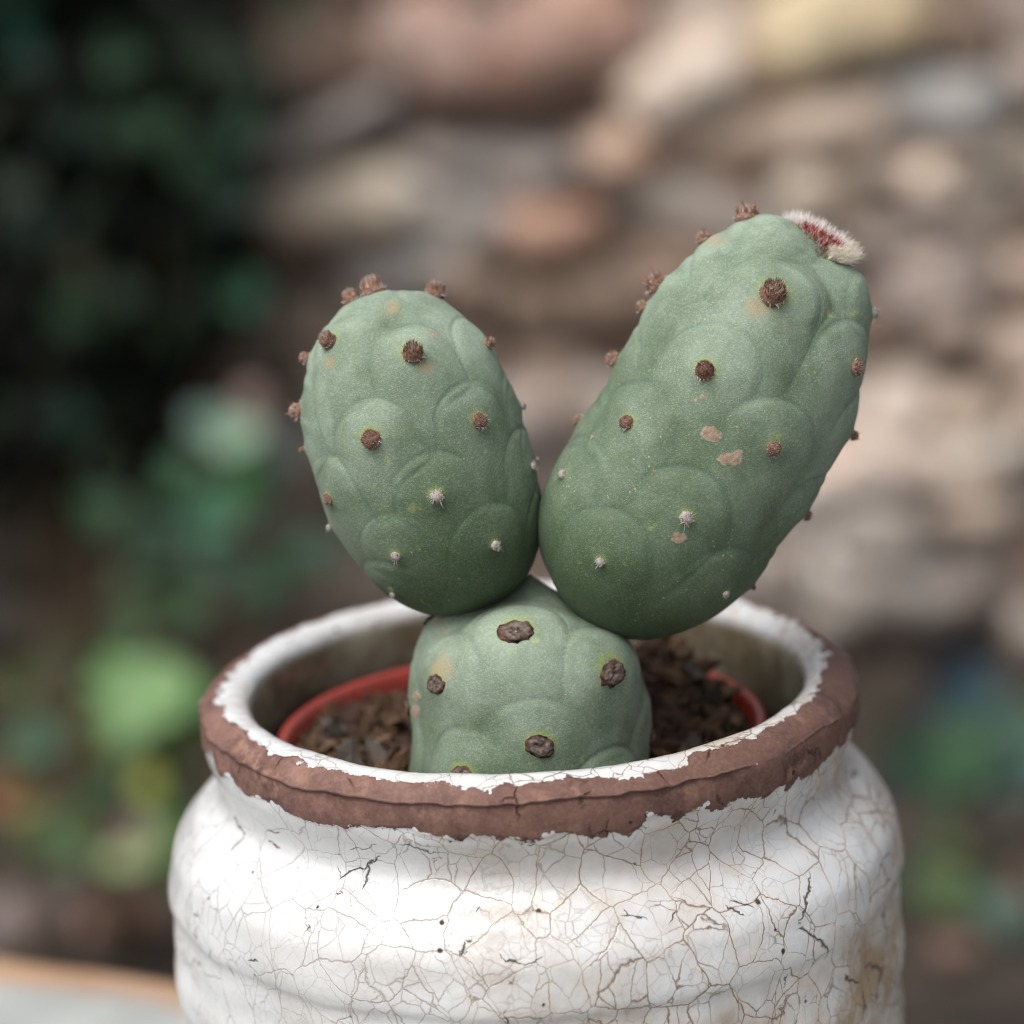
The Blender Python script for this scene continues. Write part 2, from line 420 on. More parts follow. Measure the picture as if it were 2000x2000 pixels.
def catmull(P, n):
    d = np.r_[0, np.cumsum(np.linalg.norm(np.diff(P, axis=0), axis=1) ** .5)]
    out = []
    ts = np.linspace(0, d[-1], n)
    for t in ts:
        i = min(max(np.searchsorted(d, t) - 1, 0), len(P) - 2)
        p0, p1, p2, p3 = P[max(i - 1, 0)], P[i], P[i + 1], P[min(i + 2, len(P) - 1)]
        t1, t2 = d[i], d[i + 1]; t0 = d[max(i - 1, 0)] if i else t1 - (t2 - t1); t3 = d[min(i + 2, len(P) - 1)] if i + 2 < len(P) else t2 + (t2 - t1)
        A1 = (t1 - t) / (t1 - t0) * p0 + (t - t0) / (t1 - t0) * p1; A2 = (t2 - t) / (t2 - t1) * p1 + (t - t1) / (t2 - t1) * p2; A3 = (t3 - t) / (t3 - t2) * p2 + (t - t2) / (t3 - t2) * p3
        B1 = (t2 - t) / (t2 - t0) * A1 + (t - t0) / (t2 - t0) * A2; B2 = (t3 - t) / (t3 - t1) * A2 + (t - t1) / (t3 - t1) * A3
        out.append((t2 - t) / (t2 - t1) * B1 + (t - t1) / (t2 - t1) * B2)
    return np.array(out)
NP, NA = 400, 1000
pf = catmull(prof, 5000)
sl = np.r_[0, np.cumsum(np.linalg.norm(np.diff(pf, axis=0), axis=1))]; sl -= sl[np.argmax(pf[:, 1])]
wgt = np.where((sl > -.007) & (sl < .062), 1.0, .10) + np.where((sl > .001) & (sl < .0125), 1.3, 0)
cw_ = np.r_[0, np.cumsum(wgt[1:] * np.diff(sl))]
tq = np.linspace(0, cw_[-1], NP)
pp = np.stack([np.interp(tq, cw_, pf[:, 0]), np.interp(tq, cw_, pf[:, 1])], -1)
ds = np.r_[0, np.cumsum(np.linalg.norm(np.diff(pp, axis=0), axis=1))]
s = ds - ds[np.argmax(pp[:, 1])]                 # arc length, 0 on the crest of the lip, + outwards
th = np.linspace(0, 2 * np.pi, NA, endpoint=False)
SS, TH = np.meshgrid(s, th, indexing='ij')
RR = np.repeat(pp[:, :1], NA, 1); ZZ = np.repeat(pp[:, 1:], NA, 1)
cosT, sinT = np.cos(TH), np.sin(TH)
P0 = np.stack([RR * cosT, RR * sinT, ZZ], -1).reshape(-1, 3)
dp = np.gradient(pp, axis=0); nrm2 = np.stack([-dp[:, 1], dp[:, 0]], -1); nrm2 /= np.linalg.norm(nrm2, axis=1)[:, None]
nrm2 = -nrm2
NR = np.stack([np.repeat(nrm2[:, :1], NA, 1) * cosT, np.repeat(nrm2[:, :1], NA, 1) * sinT, np.repeat(nrm2[:, 1:], NA, 1)], -1).reshape(-1, 3)
sf, tf = SS.ravel(), TH.ravel()
circ = np.stack([np.cos(tf), np.sin(tf), 0 * tf], -1)
disp = .0006 * fbm(P0, 28, 3, 3) + .00018 * fbm(P0, 140, 3, 8)
outer = (sf > .012)
disp += np.where(outer, 00.00007 * np.sin(sf * 900 + 2.2 * vnoise(circ, 1.6, 4)), 0) * np.clip((sf - .012) / .01, 0, 1)
disp += np.where(outer, .0009 * vnoise(P0 * np.array([1, 1, .6]), 55, 21), 0) * np.clip((sf - .028) / .01, 0, 1)     # wavy hand-thrown body
# long drying crack round the collar
gpos = .0056 + .0008 * vnoise(circ, 2.3, 31) + .00035 * vnoise(circ, 9, 32) + .0002 * vnoise(circ, 30, 33)
gw = .00015 + .00010 * np.clip(vnoise(circ, 7, 34), -.8, 1)
gs = np.clip(.55 + .9 * vnoise(circ, 3.1, 35), 0, 1) * np.clip(.75 + 1.4 * vnoise(circ, 17, 36), 0, 1)
gs = np.where((np.cos(tf) < .55), np.maximum(gs, .75 * (np.cos(tf) < .25)), gs * .6)
groove = gs * np.exp(-((sf - gpos) / gw) ** 2)
disp -= .0008 * groove + .00012 * gs * np.exp(-((sf - gpos) / .0009) ** 2)
rimz = np.exp(-((sf - .005) / .006) ** 2)
disp += rimz * (.00055 * fbm(P0, 95, 3, 77) + .00020 * fbm(P0, 330, 2, 78))
# the collar is folded clay: upper roll a little prouder
disp += .00055 * np.exp(-((sf - (gpos - .0026)) / .0021) ** 2) * (.6 + .4 * vnoise(circ, 6, 41))
# border of the bare clay
fr = np.clip(-np.sin(tf), 0, 1); bk = np.clip(np.sin(tf), 0, 1); lf = np.clip(-np.cos(tf), 0, 1); rt = np.clip(np.cos(tf), 0, 1)
b_in = .0006 + .0012 * bk ** 2 + .0018 * fr ** 2 - .0009 * rt ** 2 + .0004 * lf ** 2 + .0009 * vnoise(circ, 4.2, 51) + .0009 * vnoise(circ, 13, 53)
b_out = .0100 + .0008 * fr - .0014 * lf ** 3 + .0010 * rt + .0013 * vnoise(circ, 5, 52) + .0011 * vnoise(circ, 16, 54)
clay = np.minimum(sf - b_in, b_out - sf)
disp -= .00030 * np.clip(clay / .0006 + .5, 0, 1)      # glaze stands proud of the clay
PV = P0 + NR * disp[:, None]
PV[:, 2] += H
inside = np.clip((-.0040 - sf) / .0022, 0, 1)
F = grid_faces(NP, NA)
pot = link('ceramic_pot', None)
tag(pot, 'white crackle glazed ceramic pot with bare brown clay rim', 'pot')
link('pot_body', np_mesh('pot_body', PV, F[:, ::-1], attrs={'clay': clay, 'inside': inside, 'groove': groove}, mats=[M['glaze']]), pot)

# ------------------------------------------------------------------ plastic nursery pot
pz = H - .0095
pl = np.array([(.0300, -.085), (.0372, -.012), (.0378, -.006), (.0389, -.0010), (.0394, -.0002), (.0400, 0), (.0407, -.0002), (.0411, -.0010), (.0411, -.0050), (.0405, -.0056), (.0398, -.0060), (.0318, -.088)])
pl = catmull(pl, 60); n = 180
t2 = np.linspace(0, 2 * np.pi, n, endpoint=False)
V = np.stack([pl[:, :1] * np.cos(t2), pl[:, :1] * np.sin(t2), np.repeat(pl[:, 1:], n, 1)], -1).reshape(-1, 3)
V[:, :2] *= (1 + .012 * np.sin(2 * np.arctan2(V[:, 1], V[:, 0]) + .8))[:, None]
PLX, PLY = -.0015, .000
inner_pot = link('nursery_pot', np_mesh('nursery_pot', V, grid_faces(60, n)[:, ::-1], mats=[M['plastic']]), None, (PLX, PLY, pz))
tag(inner_pot, 'red plastic nursery pot standing inside the white ceramic pot', 'plant pot')

# ------------------------------------------------------------------ bristle building
def spikes(base, dirs, length, rad, bend, tints, sides=3, segs=2):
    """tapering spikes: one (n,3) array of bases, directions, per-spike length, radius and bend vector"""
    n = len(base)
    a = np.cross(dirs, np.array([.31, .52, .79])); a /= np.linalg.norm(a, axis=1)[:, None] + 1e-9
    b = np.cross(dirs, a)
    Vs, Cs = [], []
    for k in range(segs + 1):
        t = k / segs
        c = base + dirs * (length * t)[:, None] + bend * (t * t)
        r = rad * (1 - .82 * t)
        for q in range(sides):
            w = 2 * math.pi * q / sides
            Vs.append(c + (a * math.cos(w) + b * math.sin(w)) * r[:, None])
    m = (segs + 1) * sides
    V = np.stack(Vs, 1).reshape(-1, 3)
    F = []
    for k in range(segs):
        for q in range(sides):
            q2 = (q + 1) % sides
            F.append((k * sides + q, k * sides + q2, (k + 1) * sides + q2, (k + 1) * sides + q))
    F = (np.arange(n)[:, None, None] * m + np.array(F)[None]).reshape(-1, 4)
    return V, F, np.repeat(tints, m, 0)

def join(parts):
    o = 0; Vs, Fs, Cs = [], [], []
    for V, F, C in parts:
        Vs.append(V); Fs.append(F + o); Cs.append(C); o += len(V)
    return np.concatenate(Vs), np.concatenate(Fs), np.concatenate(Cs)

def tint_mesh(name, V, F, C, mat, smooth=True):
    me = np_mesh(name, V, F, smooth, mats=[mat])
    a = me.color_attributes.new('tint', 'FLOAT_COLOR', 'POINT')
    a.data.foreach_set('color', np.c_[C, np.ones(len(C))].astype(np.float32).ravel())
    return me

def dome(nr, na, hgt, seed, amp=.18, flat=1.0, c0=(.16, .09, .06), c1=(.36, .25, .18)):
    ph = np.linspace(.02, math.pi / 2, nr)[:, None]; an = np.linspace(0, 2 * np.pi, na, endpoint=False)[None]
    r = np.sin(ph) ** flat
    V = np.stack([r * np.cos(an), r * np.sin(an), np.cos(ph) * hgt + 0 * an], -1).reshape(-1, 3)
    nz = fbm(V, 3.1, 3, seed)
    V *= (1 + amp * nz)[:, None]
    V[-na:, 2] -= .25
    k = np.clip(.5 + .9 * fbm(V, 5.0, 2, seed + 9), 0, 1)[:, None]
    return V, grid_faces(nr, na), np.array(c0) * (1 - k) + np.array(c1) * k

BROWN = np.array([(.075, .032, .022), (.17, .070, .045), (.30, .15, .105), (.50, .40, .32), (.035, .018, .014)])
def areole_mesh(seed, hgt=1.0, spiny=0):
    r = np.random.default_rng(seed)
    parts = [dome(8, 14, hgt * .60, seed, .18, 1.0, (.07, .036, .026), (.24, .13, .09))]
    n = 270
    an = r.uniform(0, 2 * np.pi, n); q = np.sqrt(r.uniform(0, 1, n)) * .92
    base = np.stack([q * np.cos(an), q * np.sin(an), hgt * .55 * np.sqrt(1 - q * q * .9)], -1) * np.array([1, 1, 1])
    d = np.stack([q * np.cos(an) * .16, q * np.sin(an) * .16, np.ones(n)], -1) + r.normal(0, .09, (n, 3)); d /= np.linalg.norm(d, axis=1)[:, None]
    ti = BROWN[r.choice(5, n, p=[.28, .27, .2, .13, .12])]
    tip = np.clip(1 - q, 0, 1)[:, None]; ti = ti * 1.25 * (1 - .75 * tip) + np.array((.62, .52, .44)) * .75 * tip * r.uniform(.6, 1.2, (n, 1))
    parts.append(spikes(base * np.array([.95, .95, 1]) - d * .15, d, r.uniform(.22, .52, n) * hgt, r.uniform(.035, .070, n), r.normal(0, .05, (n, 3)), ti))
    n = 70                                                # pale wool round the foot
    an = r.uniform(0, 2 * np.pi, n)
    base = np.stack([.92 * np.cos(an), .92 * np.sin(an), np.full(n, .02)], -1)
    d = np.stack([np.cos(an), np.sin(an), r.uniform(.15, 1.2, n)], -1) + r.normal(0, .4, (n, 3)); d /= np.linalg.norm(d, axis=1)[:, None]
    parts.append(spikes(base, d, r.uniform(.15, .42, n), r.uniform(.03, .055, n), r.normal(0, .12, (n, 3)), np.array((.56, .545, .52)) * r.uniform(.6, 1.1, (n, 1))))
    if spiny:
        an = r.uniform(0, 2 * np.pi, spiny)
        d = np.stack([.5 * np.cos(an), .5 * np.sin(an), np.ones(spiny)], -1); d /= np.linalg.norm(d, axis=1)[:, None]
        parts.append(spikes(d * .4, d, r.uniform(1.0, 1.7, spiny), np.full(spiny, .075), r.normal(0, .1, (spiny, 3)), np.tile((.22, .09, .06), (spiny, 1))))
    V, F, C = join(parts)
    return tint_mesh('areole', V, F, C, M['bristle'])

def pale_areole_mesh(seed):
    r = np.random.default_rng(seed)
    parts = [dome(6, 12, .8, seed, .3, 1, (.22, .19, .17), (.38, .35, .32))]
    n = 70
    an = r.uniform(0, 2 * np.pi, n); q = np.sqrt(r.uniform(0, 1, n)) * .9
    base = np.stack([q * np.cos(an), q * np.sin(an), .5 * np.sqrt(1 - q * q * .9)], -1)
    d = base + np.array([0, 0, .5]) + r.normal(0, .3, (n, 3)); d /= np.linalg.norm(d, axis=1)[:, None]
    parts.append(spikes(base, d, r.uniform(.15, .5, n), r.uniform(.06, .11, n), r.normal(0, .2, (n, 3)), np.where(r.random((n, 1)) < .8, np.array([(.44, .42, .40)]), np.array([(.26, .16, .11)])) * r.uniform(.75, 1.1, (n, 1))))
    n = 4                                                 # one or two hairs hanging down
    d = np.tile((0, -.9, .35), (n, 1)) + r.normal(0, .25, (n, 3)); d /= np.linalg.norm(d, axis=1)[:, None]
    parts.append(spikes(d * .5, d, r.uniform(.8, 2.0, n), np.full(n, .07), np.c_[r.normal(0, .2, n), r.normal(0, .2, n), -np.full(n, .35)], np.tile((.40, .36, .33), (n, 1))))
    V, F, C = join(parts)
    return tint_mesh('areole', V, F, C, M['bristle'])

def cork_mesh(seed):
    V, F, C = dome(16, 36, .34, seed, .26, .75, (.035, .023, .019), (.18, .14, .12))
    V += np.array([0, 0, 1]) * (.10 * fbm(V, 7, 2, seed + 3))[:, None]
    rr = np.hypot(V[:, 0], V[:, 1])
    V[:, 2] -= .26 * np.exp(-(rr / .22) ** 2)
    edge = np.clip((rr - .72) / .2, 0, 1)[:, None]
    C = C * (1 - edge) + np.array((.10, .050, .034)) * edge * (.6 + .8 * vnoise(V, 4, seed))[:, None]
    return tint_mesh('areole', V, F, C, M['cork'])

AM = {'knob': [areole_mesh(10 + i, 1.6) for i in range(4)], 'spiny': [areole_mesh(30 + i, 1.35, 4) for i in range(4)],
      'low': [areole_mesh(20 + i, 1.0) for i in range(4)], 'pale': [pale_areole_mesh(40 + i) for i in range(5)], 'cork': [cork_mesh(50 + i) for i in range(4)]}

# ------------------------------------------------------------------ cactus
cactus = link('cactus', None, None, (0, -.008, H - .016))
tag(cactus, 'blue green cactus of three egg shaped segments growing in the pot', 'cactus')

def segment(outline, a2, b2, dep0, dep1, areoles, tub, tub_h, scars=(), rust=(), dy=0, nt=300, na=560, flat=.95):
    """a swollen segment round an axis: outline (px) gives width along the axis, round in section; areoles [(px, py, size_px, kind)]"""
    out = (np.array(outline, float) + np.array([0, dy])) * S2; A = np.array(a2, float) * S2; B = np.array(b2, float) * S2
    ax = (B - A) / np.linalg.norm(B - A); nx2 = np.array([-ax[1], ax[0]])
    po = np.c_[(out - A) @ ax, (out - A) @ nx2]
    t_lo, t_hi = po[:, 0].min(), po[:, 0].max()
    ph = np.linspace(.10, math.pi - .10, 60); tt_ = t_lo + (t_hi - t_lo) * (1 - np.cos(ph)) / 2
    half, cen = [], []
    Q = np.r_[po, po[:1]]
    for t in tt_:
        xs = [Q[i, 1] + (t - Q[i, 0]) / (Q[i + 1, 0] - Q[i, 0]) * (Q[i + 1, 1] - Q[i, 1]) for i in range(len(po)) if (Q[i, 0] - t) * (Q[i + 1, 0] - t) < 0]
        half.append((max(xs) - min(xs)) / 2); cen.append((max(xs) + min(xs)) / 2)
    tn = (1 - np.cos(ph)) / 2
    ch = np.polyfit(tn, np.array(half) / np.sin(ph), 5); cc_ = np.polyfit(tn, cen, 4, w=np.sin(ph))
    phi = np.linspace(0, math.pi, nt); tn = (1 - np.cos(phi)) / 2
    hw = np.sin(phi) * np.polyval(ch, tn); ce = np.polyval(cc_, tn); tl = t_lo + (t_hi - t_lo) * tn
    dep = dep0 + (dep1 - dep0) * np.clip(tn, 0, 1)
    pix = A + tl[:, None] * ax + ce[:, None] * nx2
    C3 = np.array([at_depth(p[0], p[1], d) for p, d in zip(pix, dep)])
    rad = hw * K * dep / 1000 - tub_h * .62 * np.sin(phi) ** .5
    T = C3[-1] - C3[0]; T /= np.linalg.norm(T)
    E1 = np.cross(T, CF); E1 /= np.linalg.norm(E1); E2 = np.cross(T, E1)
    an = np.linspace(0, 2 * np.pi, na, endpoint=False)
    V = C3[:, None, :] + rad[:, None, None] * (np.cos(an)[None, :, None] * E1 + flat * np.sin(an)[None, :, None] * E2)
    F = grid_faces(nt, na)
    # base normals by differences
    du = np.gradient(V, axis=0); dv = np.roll(V, -1, 1) - np.roll(V, 1, 1)
    Nn = np.cross(dv, du); ln = np.linalg.norm(Nn, axis=2, keepdims=True); Nn = Nn / np.maximum(ln, 1e-12)
    Nn[0] = -T; Nn[-1] = T
    V = V.reshape(-1, 3); Nn = Nn.reshape(-1, 3)
    cmid = C3[nt // 2]
    if np.mean(np.sum(Nn * (V - cmid), 1)) < 0: Nn = -Nn; F = F[:, ::-1]
    uv = project(V); facing = np.sum(Nn * (CC - V), 1) > 0
    idx = []
    for (px, py, sz, kind) in areoles:
        d = np.hypot(uv[:, 0] - px * S2, uv[:, 1] - py * S2) + np.where(facing, 0, 1e4)
        idx.append(int(np.argmin(d)))
    kinds = [a[3] for a in areoles]; sizes = [a[2] * (.88 if a[3] != 'cork' else 1) for a in areoles]
    # fill the far side
    rr_ = np.random.default_rng(len(areoles))
    cand = rr_.permutation(len(V))[:6000]
    tnv = np.repeat(tn, na)
    for c in cand:
        if facing[c] or not (.12 < tnv[c] < .93): continue
        if min(np.linalg.norm(V[c] - V[i]) for i in idx) > tub * 1.02:
            idx.append(int(c)); kinds.append('knob' if tnv[c] > .6 else 'pale'); sizes.append(26)
    # tubercles
    hs_, ring_, rust_, arch_, arc_c = [], np.zeros(len(V)), np.zeros(len(V)), np.zeros(len(V)), np.zeros(len(V))
    for i, kd, sz in zip(idx, kinds, sizes):
        n_ = Nn[i]; up = T - n_ * np.dot(T, n_); up /= max(np.linalg.norm(up), 1e-6); sd = np.cross(up, n_)
        D = V - V[i]; x = D @ sd; y = D @ up; zc = D @ n_
        yy = (y + .04 * tub) / tub; xx_ = np.abs(x) / tub
        q = np.where(yy > 0, (yy / .50) ** 3.0 + (xx_ / .56) ** 3.0, .62 * np.abs(yy) ** 1.15 + (xx_ / (.56 + .25 * np.abs(yy))) ** 3.0)
        rho = np.sqrt((x / (.40 * tub)) ** 2 + ((y + .02 * tub) / (.40 * tub)) ** 2 + (np.minimum(zc + .2 * tub, 0) / (.2 * tub)) ** 2) * (1 + .08 * vnoise(V, 130, 5))
        wt = np.clip(.35 + (y + .02 * tub) / (.42 * tub), 0, 1)
        st_ = np.clip((1.0 - rho) / .20 + .5, 0, 1); st_ = st_ * st_ * (3 - 2 * st_)
        arch_ = np.maximum(arch_, st_ * wt)
        arc_c = np.maximum(arc_c, np.exp(-((rho - 1.11) / .05) ** 2) * wt)
        q = q + (np.minimum(zc + .30 * tub, 0) / (.3 * tub)) ** 2
        hs_.append(np.where(q < 4, 1 - q, -3))
        r_ = sz * S2 * K * .46 / 1000 / 2
        dd = np.sqrt(np.sum(D * D, 1))
        if kd != 'none':
            dr = np.sqrt(x * x + (y - .10 * r_) ** 2 + zc * zc)
            ring_ = np.maximum(ring_, np.exp(-((dr - r_ * 1.0) / (r_ * .30)) ** 2) * (.75 if y is None else 1) * np.clip(.62 + .5 * y / r_, .1, 1))
    Hs = np.stack(hs_); ks = 8.0
    top2 = np.sort(Hs, 0)[-2:]
    sm = np.log(np.sum(np.exp(ks * np.clip(Hs, -1.2, 2)), 0)) / ks
    sm = np.clip(sm, -.9, 1.3)
    endf = np.sin(np.repeat(phi, na)); endf = np.clip(endf * 2.2, 0, 1)
    prof_ = np.where(sm > 0, sm, sm * .55)
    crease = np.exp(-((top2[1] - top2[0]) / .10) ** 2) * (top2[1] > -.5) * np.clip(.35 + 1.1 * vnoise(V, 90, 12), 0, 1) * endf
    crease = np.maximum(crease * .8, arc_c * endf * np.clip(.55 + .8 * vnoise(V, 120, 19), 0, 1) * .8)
    D_ = tub_h * endf * (prof_ * .82 + .125 * arch_) - .00016 * crease
    D_ += .00013 * fbm(V, 75, 3, 14) * endf
    for i, sz in zip(idx, sizes):
        r_ = sz * S2 * K * .46 / 1000 / 2
        dd = np.sum((V - V[i]) ** 2, 1)
        D_ += .00035 * np.exp(-dd / (r_ * 2.0) ** 2)
    scar_ = np.zeros(len(V))
    for (px, py, rx, ry, amp) in scars:
        m = np.exp(-(((uv[:, 0] - px * S2) / (rx * S2 / 2)) ** 2 + ((uv[:, 1] - py * S2) / (ry * S2 / 2)) ** 2) * .7) * facing
        scar_ = np.maximum(scar_, m * amp)
    for (px, py, rx, ry, amp) in rust:
        m = np.exp(-(((uv[:, 0] - px * S2) / (rx * S2 / 2)) ** 2 + ((uv[:, 1] - py * S2) / (ry * S2 / 2)) ** 2)) * facing
        rust_ = np.maximum(rust_, m * amp)
    D_ += .00012 * np.clip(scar_ * 2 - .6, 0, 1)
    V2 = V + Nn * D_[:, None]
    lift = np.clip(prof_, 0, 1)
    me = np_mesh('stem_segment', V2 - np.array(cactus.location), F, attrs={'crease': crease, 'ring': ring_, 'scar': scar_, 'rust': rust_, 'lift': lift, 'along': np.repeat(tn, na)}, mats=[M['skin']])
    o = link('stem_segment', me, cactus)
    for k, (i, kd, sz) in enumerate(zip(idx, kinds, sizes)):
        if kd == 'none': continue
        r_ = sz * S2 * K * .46 / 1000 / 2
        n_ = Nn[i]; up = T - n_ * np.dot(T, n_); up /= max(np.linalg.norm(up), 1e-6)
        nz = n_ + (.25 * up if kd != 'cork' else 0 * up); nz /= np.linalg.norm(nz)
        sd = np.cross(up, nz); sd /= np.linalg.norm(sd); up = np.cross(nz, sd)
        w = rr_.uniform(-.5, .5) if kd != 'pale' else rr_.uniform(-.25, .25)
        sd2 = sd * math.cos(w) + up * math.sin(w); up2 = np.cross(nz, sd2)
        lim_ = np.dot(n_, CC - V[i]) / np.linalg.norm(CC - V[i])
        if 0 <= lim_ < .30: r_ *= 1.35                       # those on the limb are the long knobs
        ar = link('areole', AM[kd][k % len(AM[kd])], o)
        p = V2[i] - np.array(cactus.location) + nz * r_ * (-.08 if kd == 'cork' else .06)
        sq = 1.22 if kd == 'cork' else 1.0
        R = np.stack([sd2 * r_ * sq, up2 * r_ * (.92 if kd == 'cork' else 1), nz * r_], 1)
        ar.matrix_local = Matrix(((*R[0], p[0]), (*R[1], p[1]), (*R[2], p[2]), (0, 0, 0, 1)))
    return o, V2, Nn, T, C3, E1, E2

L_OUT = [(650, 572), (620, 610), (590, 660), (575, 720), (575, 790), (585, 860), (610, 930), (640, 1000), (685, 1060), (750, 1112), (820, 1140), (870, 1146), (930, 1130), (985, 1090),
         (1013, 1040), (1020, 960), (1010, 880), (988, 790), (962, 720), (922, 650), (882, 600), (830, 572), (760, 553), (700, 553)]
R_OUT = [(1612, 478), (1580, 442), (1530, 418), (1470, 409), (1420, 418), (1340, 455), (1275, 515), (1240, 565), (1198, 630), (1155, 700), (1115, 765), (1070, 810), (1045, 880), (1024, 990), (1025, 1070), (1060, 1130),
         (1110, 1172), (1190, 1200), (1260, 1190), (1330, 1152), (1400, 1098), (1470, 1020), (1520, 950), (1570, 880), (1600, 800), (1620, 690), (1633, 600), (1628, 525)]
B_OUT = [(1010, 1082), (935, 1105), (870, 1135), (832, 1170), (802, 1225), (783, 1290), (764, 1350), (761, 1400), (768, 1460), (800, 1550), (880, 1630), (1000, 1660), (1110, 1630), (1190, 1550),
         (1226, 1460), (1234, 1390), (1235, 1320), (1222, 1260), (1200, 1210), (1155, 1160), (1090, 1112)]
L_AR = [(707, 562, 38, 'knob'), (664, 566, 28, 'knob'), (817, 566, 32, 'knob'), (639, 656, 37, 'knob'), (778, 679, 44, 'knob'), (903, 662, 25, 'knob'), (577, 676, 19, 'knob'), (583, 777, 28, 'spiny'),
        (709, 826, 42, 'low'), (891, 796, 34, 'low'), (978, 768, 14, 'pale'), (580, 848, 11, 'knob'), (638, 933, 25, 'low'), (821, 933, 29, 'pale'), (984, 884, 18, 'pale'), (637, 990, 12, 'pale'),
        (756, 1037, 20, 'pale'), (923, 1022, 20, 'pale'), (752, 1104, 12, 'pale'), (1020, 984, 15, 'pale'), (1009, 870, 9, 'pale')]
R_AR = [(1413, 420, 38, 'spiny'), (1322, 446, 25, 'spiny'), (1265, 558, 36, 'spiny'), (1215, 582, 22, 'spiny'), (1455, 567, 54, 'knob'), (1149, 675, 27, 'spiny'), (1338, 705, 40, 'spiny'), (1589, 692, 36, 'low'),
        (1075, 784, 19, 'low'), (1198, 810, 32, 'low'), (1446, 841, 32, 'low'), (1084, 906, 21, 'pale'), (1290, 971, 28, 'pale'), (1144, 1050, 19, 'pale'), (1507, 964, 18, 'low'), (1603, 818, 17, 'spiny'),
        (1631, 592, 18, 'pale'), (1353, 1100, 16, 'pale'), (1404, 1092, 9, 'low')]
B_AR = [(975, 1208, 54, 'cork'), (841, 1290, 38, 'cork'), (1140, 1274, 50, 'cork'), (1017, 1402, 46, 'cork'), (810, 1160, 34, 'cork'), (763, 1332, 30, 'cork'), (885, 1462, 40, 'cork'), (1232, 1390, 34, 'cork'), (1150, 1500, 40, 'cork')]
segment(B_OUT, (998, 1660), (1005, 1082), .462, .457, B_AR, .0180, .0020,
        scars=[(803, 1312, 10, 20, .9), (803, 1340, 12, 26, .95), (868, 1345, 6, 5, .7), (940, 1170, 6, 6, .6)], rust=[(850, 1265, 50, 60, .8), (770, 1330, 22, 40, .9), (1190, 1180, 60, 40, .7), (840, 1180, 40, 60, .6)], flat=1.0)
segment(L_OUT, (925, 1140), (738, 553), .455, .452, L_AR, .0148, .0018, dy=10,
        scars=[], rust=[(636, 690, 24, 30, .8), (800, 700, 40, 26, .8), (815, 640, 30, 20, .7), (740, 590, 40, 30, .7)])
seg_r, RV, RN, RT, RC, RE1, RE2 = segment(R_OUT, (1112, 1195), (1552, 425), .454, .450, R_AR, .0172, .0024, dy=9,
        scars=[(1342, 818, 36, 28, 1.0), (1372, 864, 44, 22, .95), (1388, 852, 18, 16, .8), (1278, 1009, 27, 19, 1.0), (1332, 752, 14, 10, .8), (1318, 758, 8, 6, .75), (1389, 803, 6, 8, .8), (1238, 890, 8, 8, .9), (1130, 832, 12, 14, .65)],
        rust=[(1430, 590, 60, 50, .8), (1478, 620, 30, 30, .5), (1360, 470, 50, 40, .7)])

# woolly growing tip of the tall segment
uvR = project(RV); fac = np.sum(RN * (CC - RV), 1) > 0
def on_seg(px, py):
    d = np.hypot(uvR[:, 0] - px * S2, uvR[:, 1] - py * S2) + np.where(fac, 0, 1e4)
    return int(np.argmin(d))
ti_ = on_seg(1548, 448)
tn_ = RN[ti_] * .55 + RT * .40 - CF * .22; tn_ /= np.linalg.norm(tn_)
ea_ = RV[on_seg(1608, 476)] - RV[on_seg(1488, 408)]; ea_ /= np.linalg.norm(ea_); ea_ -= tn_ * np.dot(ea_, tn_); ea_ /= np.linalg.norm(ea_)
eb_ = np.cross(tn_, ea_)
if eb_ @ CF > 0: eb_ = -eb_                                # towards the viewer
r = np.random.default_rng(5)
rx_, ry_ = .0060, .0038
def tuft(n, q0, q1, lo, hi, tint, lean, rad, a0=0, a1=2 * math.pi, jit=.15):
    an = r.uniform(a0, a1, n); q = np.sqrt(r.uniform(q0 * q0, q1 * q1, n))
    base = RV[ti_] + (q * np.cos(an) * rx_)[:, None] * ea_ + (q * np.sin(an) * ry_)[:, None] * eb_ - tn_ * (.0003 + .0010 * q[:, None] ** 2)
    d = tn_ + lean * (np.cos(an)[:, None] * ea_ + np.sin(an)[:, None] * eb_) + r.normal(0, jit, (n, 3)); d /= np.linalg.norm(d, axis=1)[:, None]
    tn = np.array(tint)[r.integers(0, len(tint), n)] * r.uniform(.8, 1.1, (n, 1))
    return spikes(base, d, r.uniform(lo, hi, n), np.full(n, rad), r.normal(0, .0003, (n, 3)), tn)
Wc = [(.90, .86, .82), (.88, .80, .75), (.92, .90, .88)]
parts = [tuft(1100, .62, 1.0, .0012, .0026, Wc, .50, .00006, -math.pi * 1.02, math.pi * .02),
         tuft(620, .50, 1.02, .0014, .0028, [(.88, .82, .72), (.86, .78, .66)], .7, .00007, -.55, 1.15),
         tuft(260, .6, 1.0, .0007, .0014, [(.50, .40, .33), (.22, .12, .08), (.34, .24, .19)], .4, .00007, 1.15, math.pi * 1.05),
         tuft(160, .9, 1.08, .0004, .0010, [(.16, .08, .05), (.10, .05, .03)], .8, .00008, .9, math.pi * 1.1),
         tuft(420, 0, .66, .0008, .0018, [(.34, .030, .030), (.42, .055, .048), (.24, .02, .025)], .3, .00008),
         tuft(90, .0, .6, .0010, .0019, Wc, .4, .00006, 0, math.pi)]
V, F, C = join(parts)
link('wool_tuft', tint_mesh('wool_tuft', V - np.array(cactus.location), F, C, M['wool']), seg_r)['label'] = 'white woolly tip with red bristles'

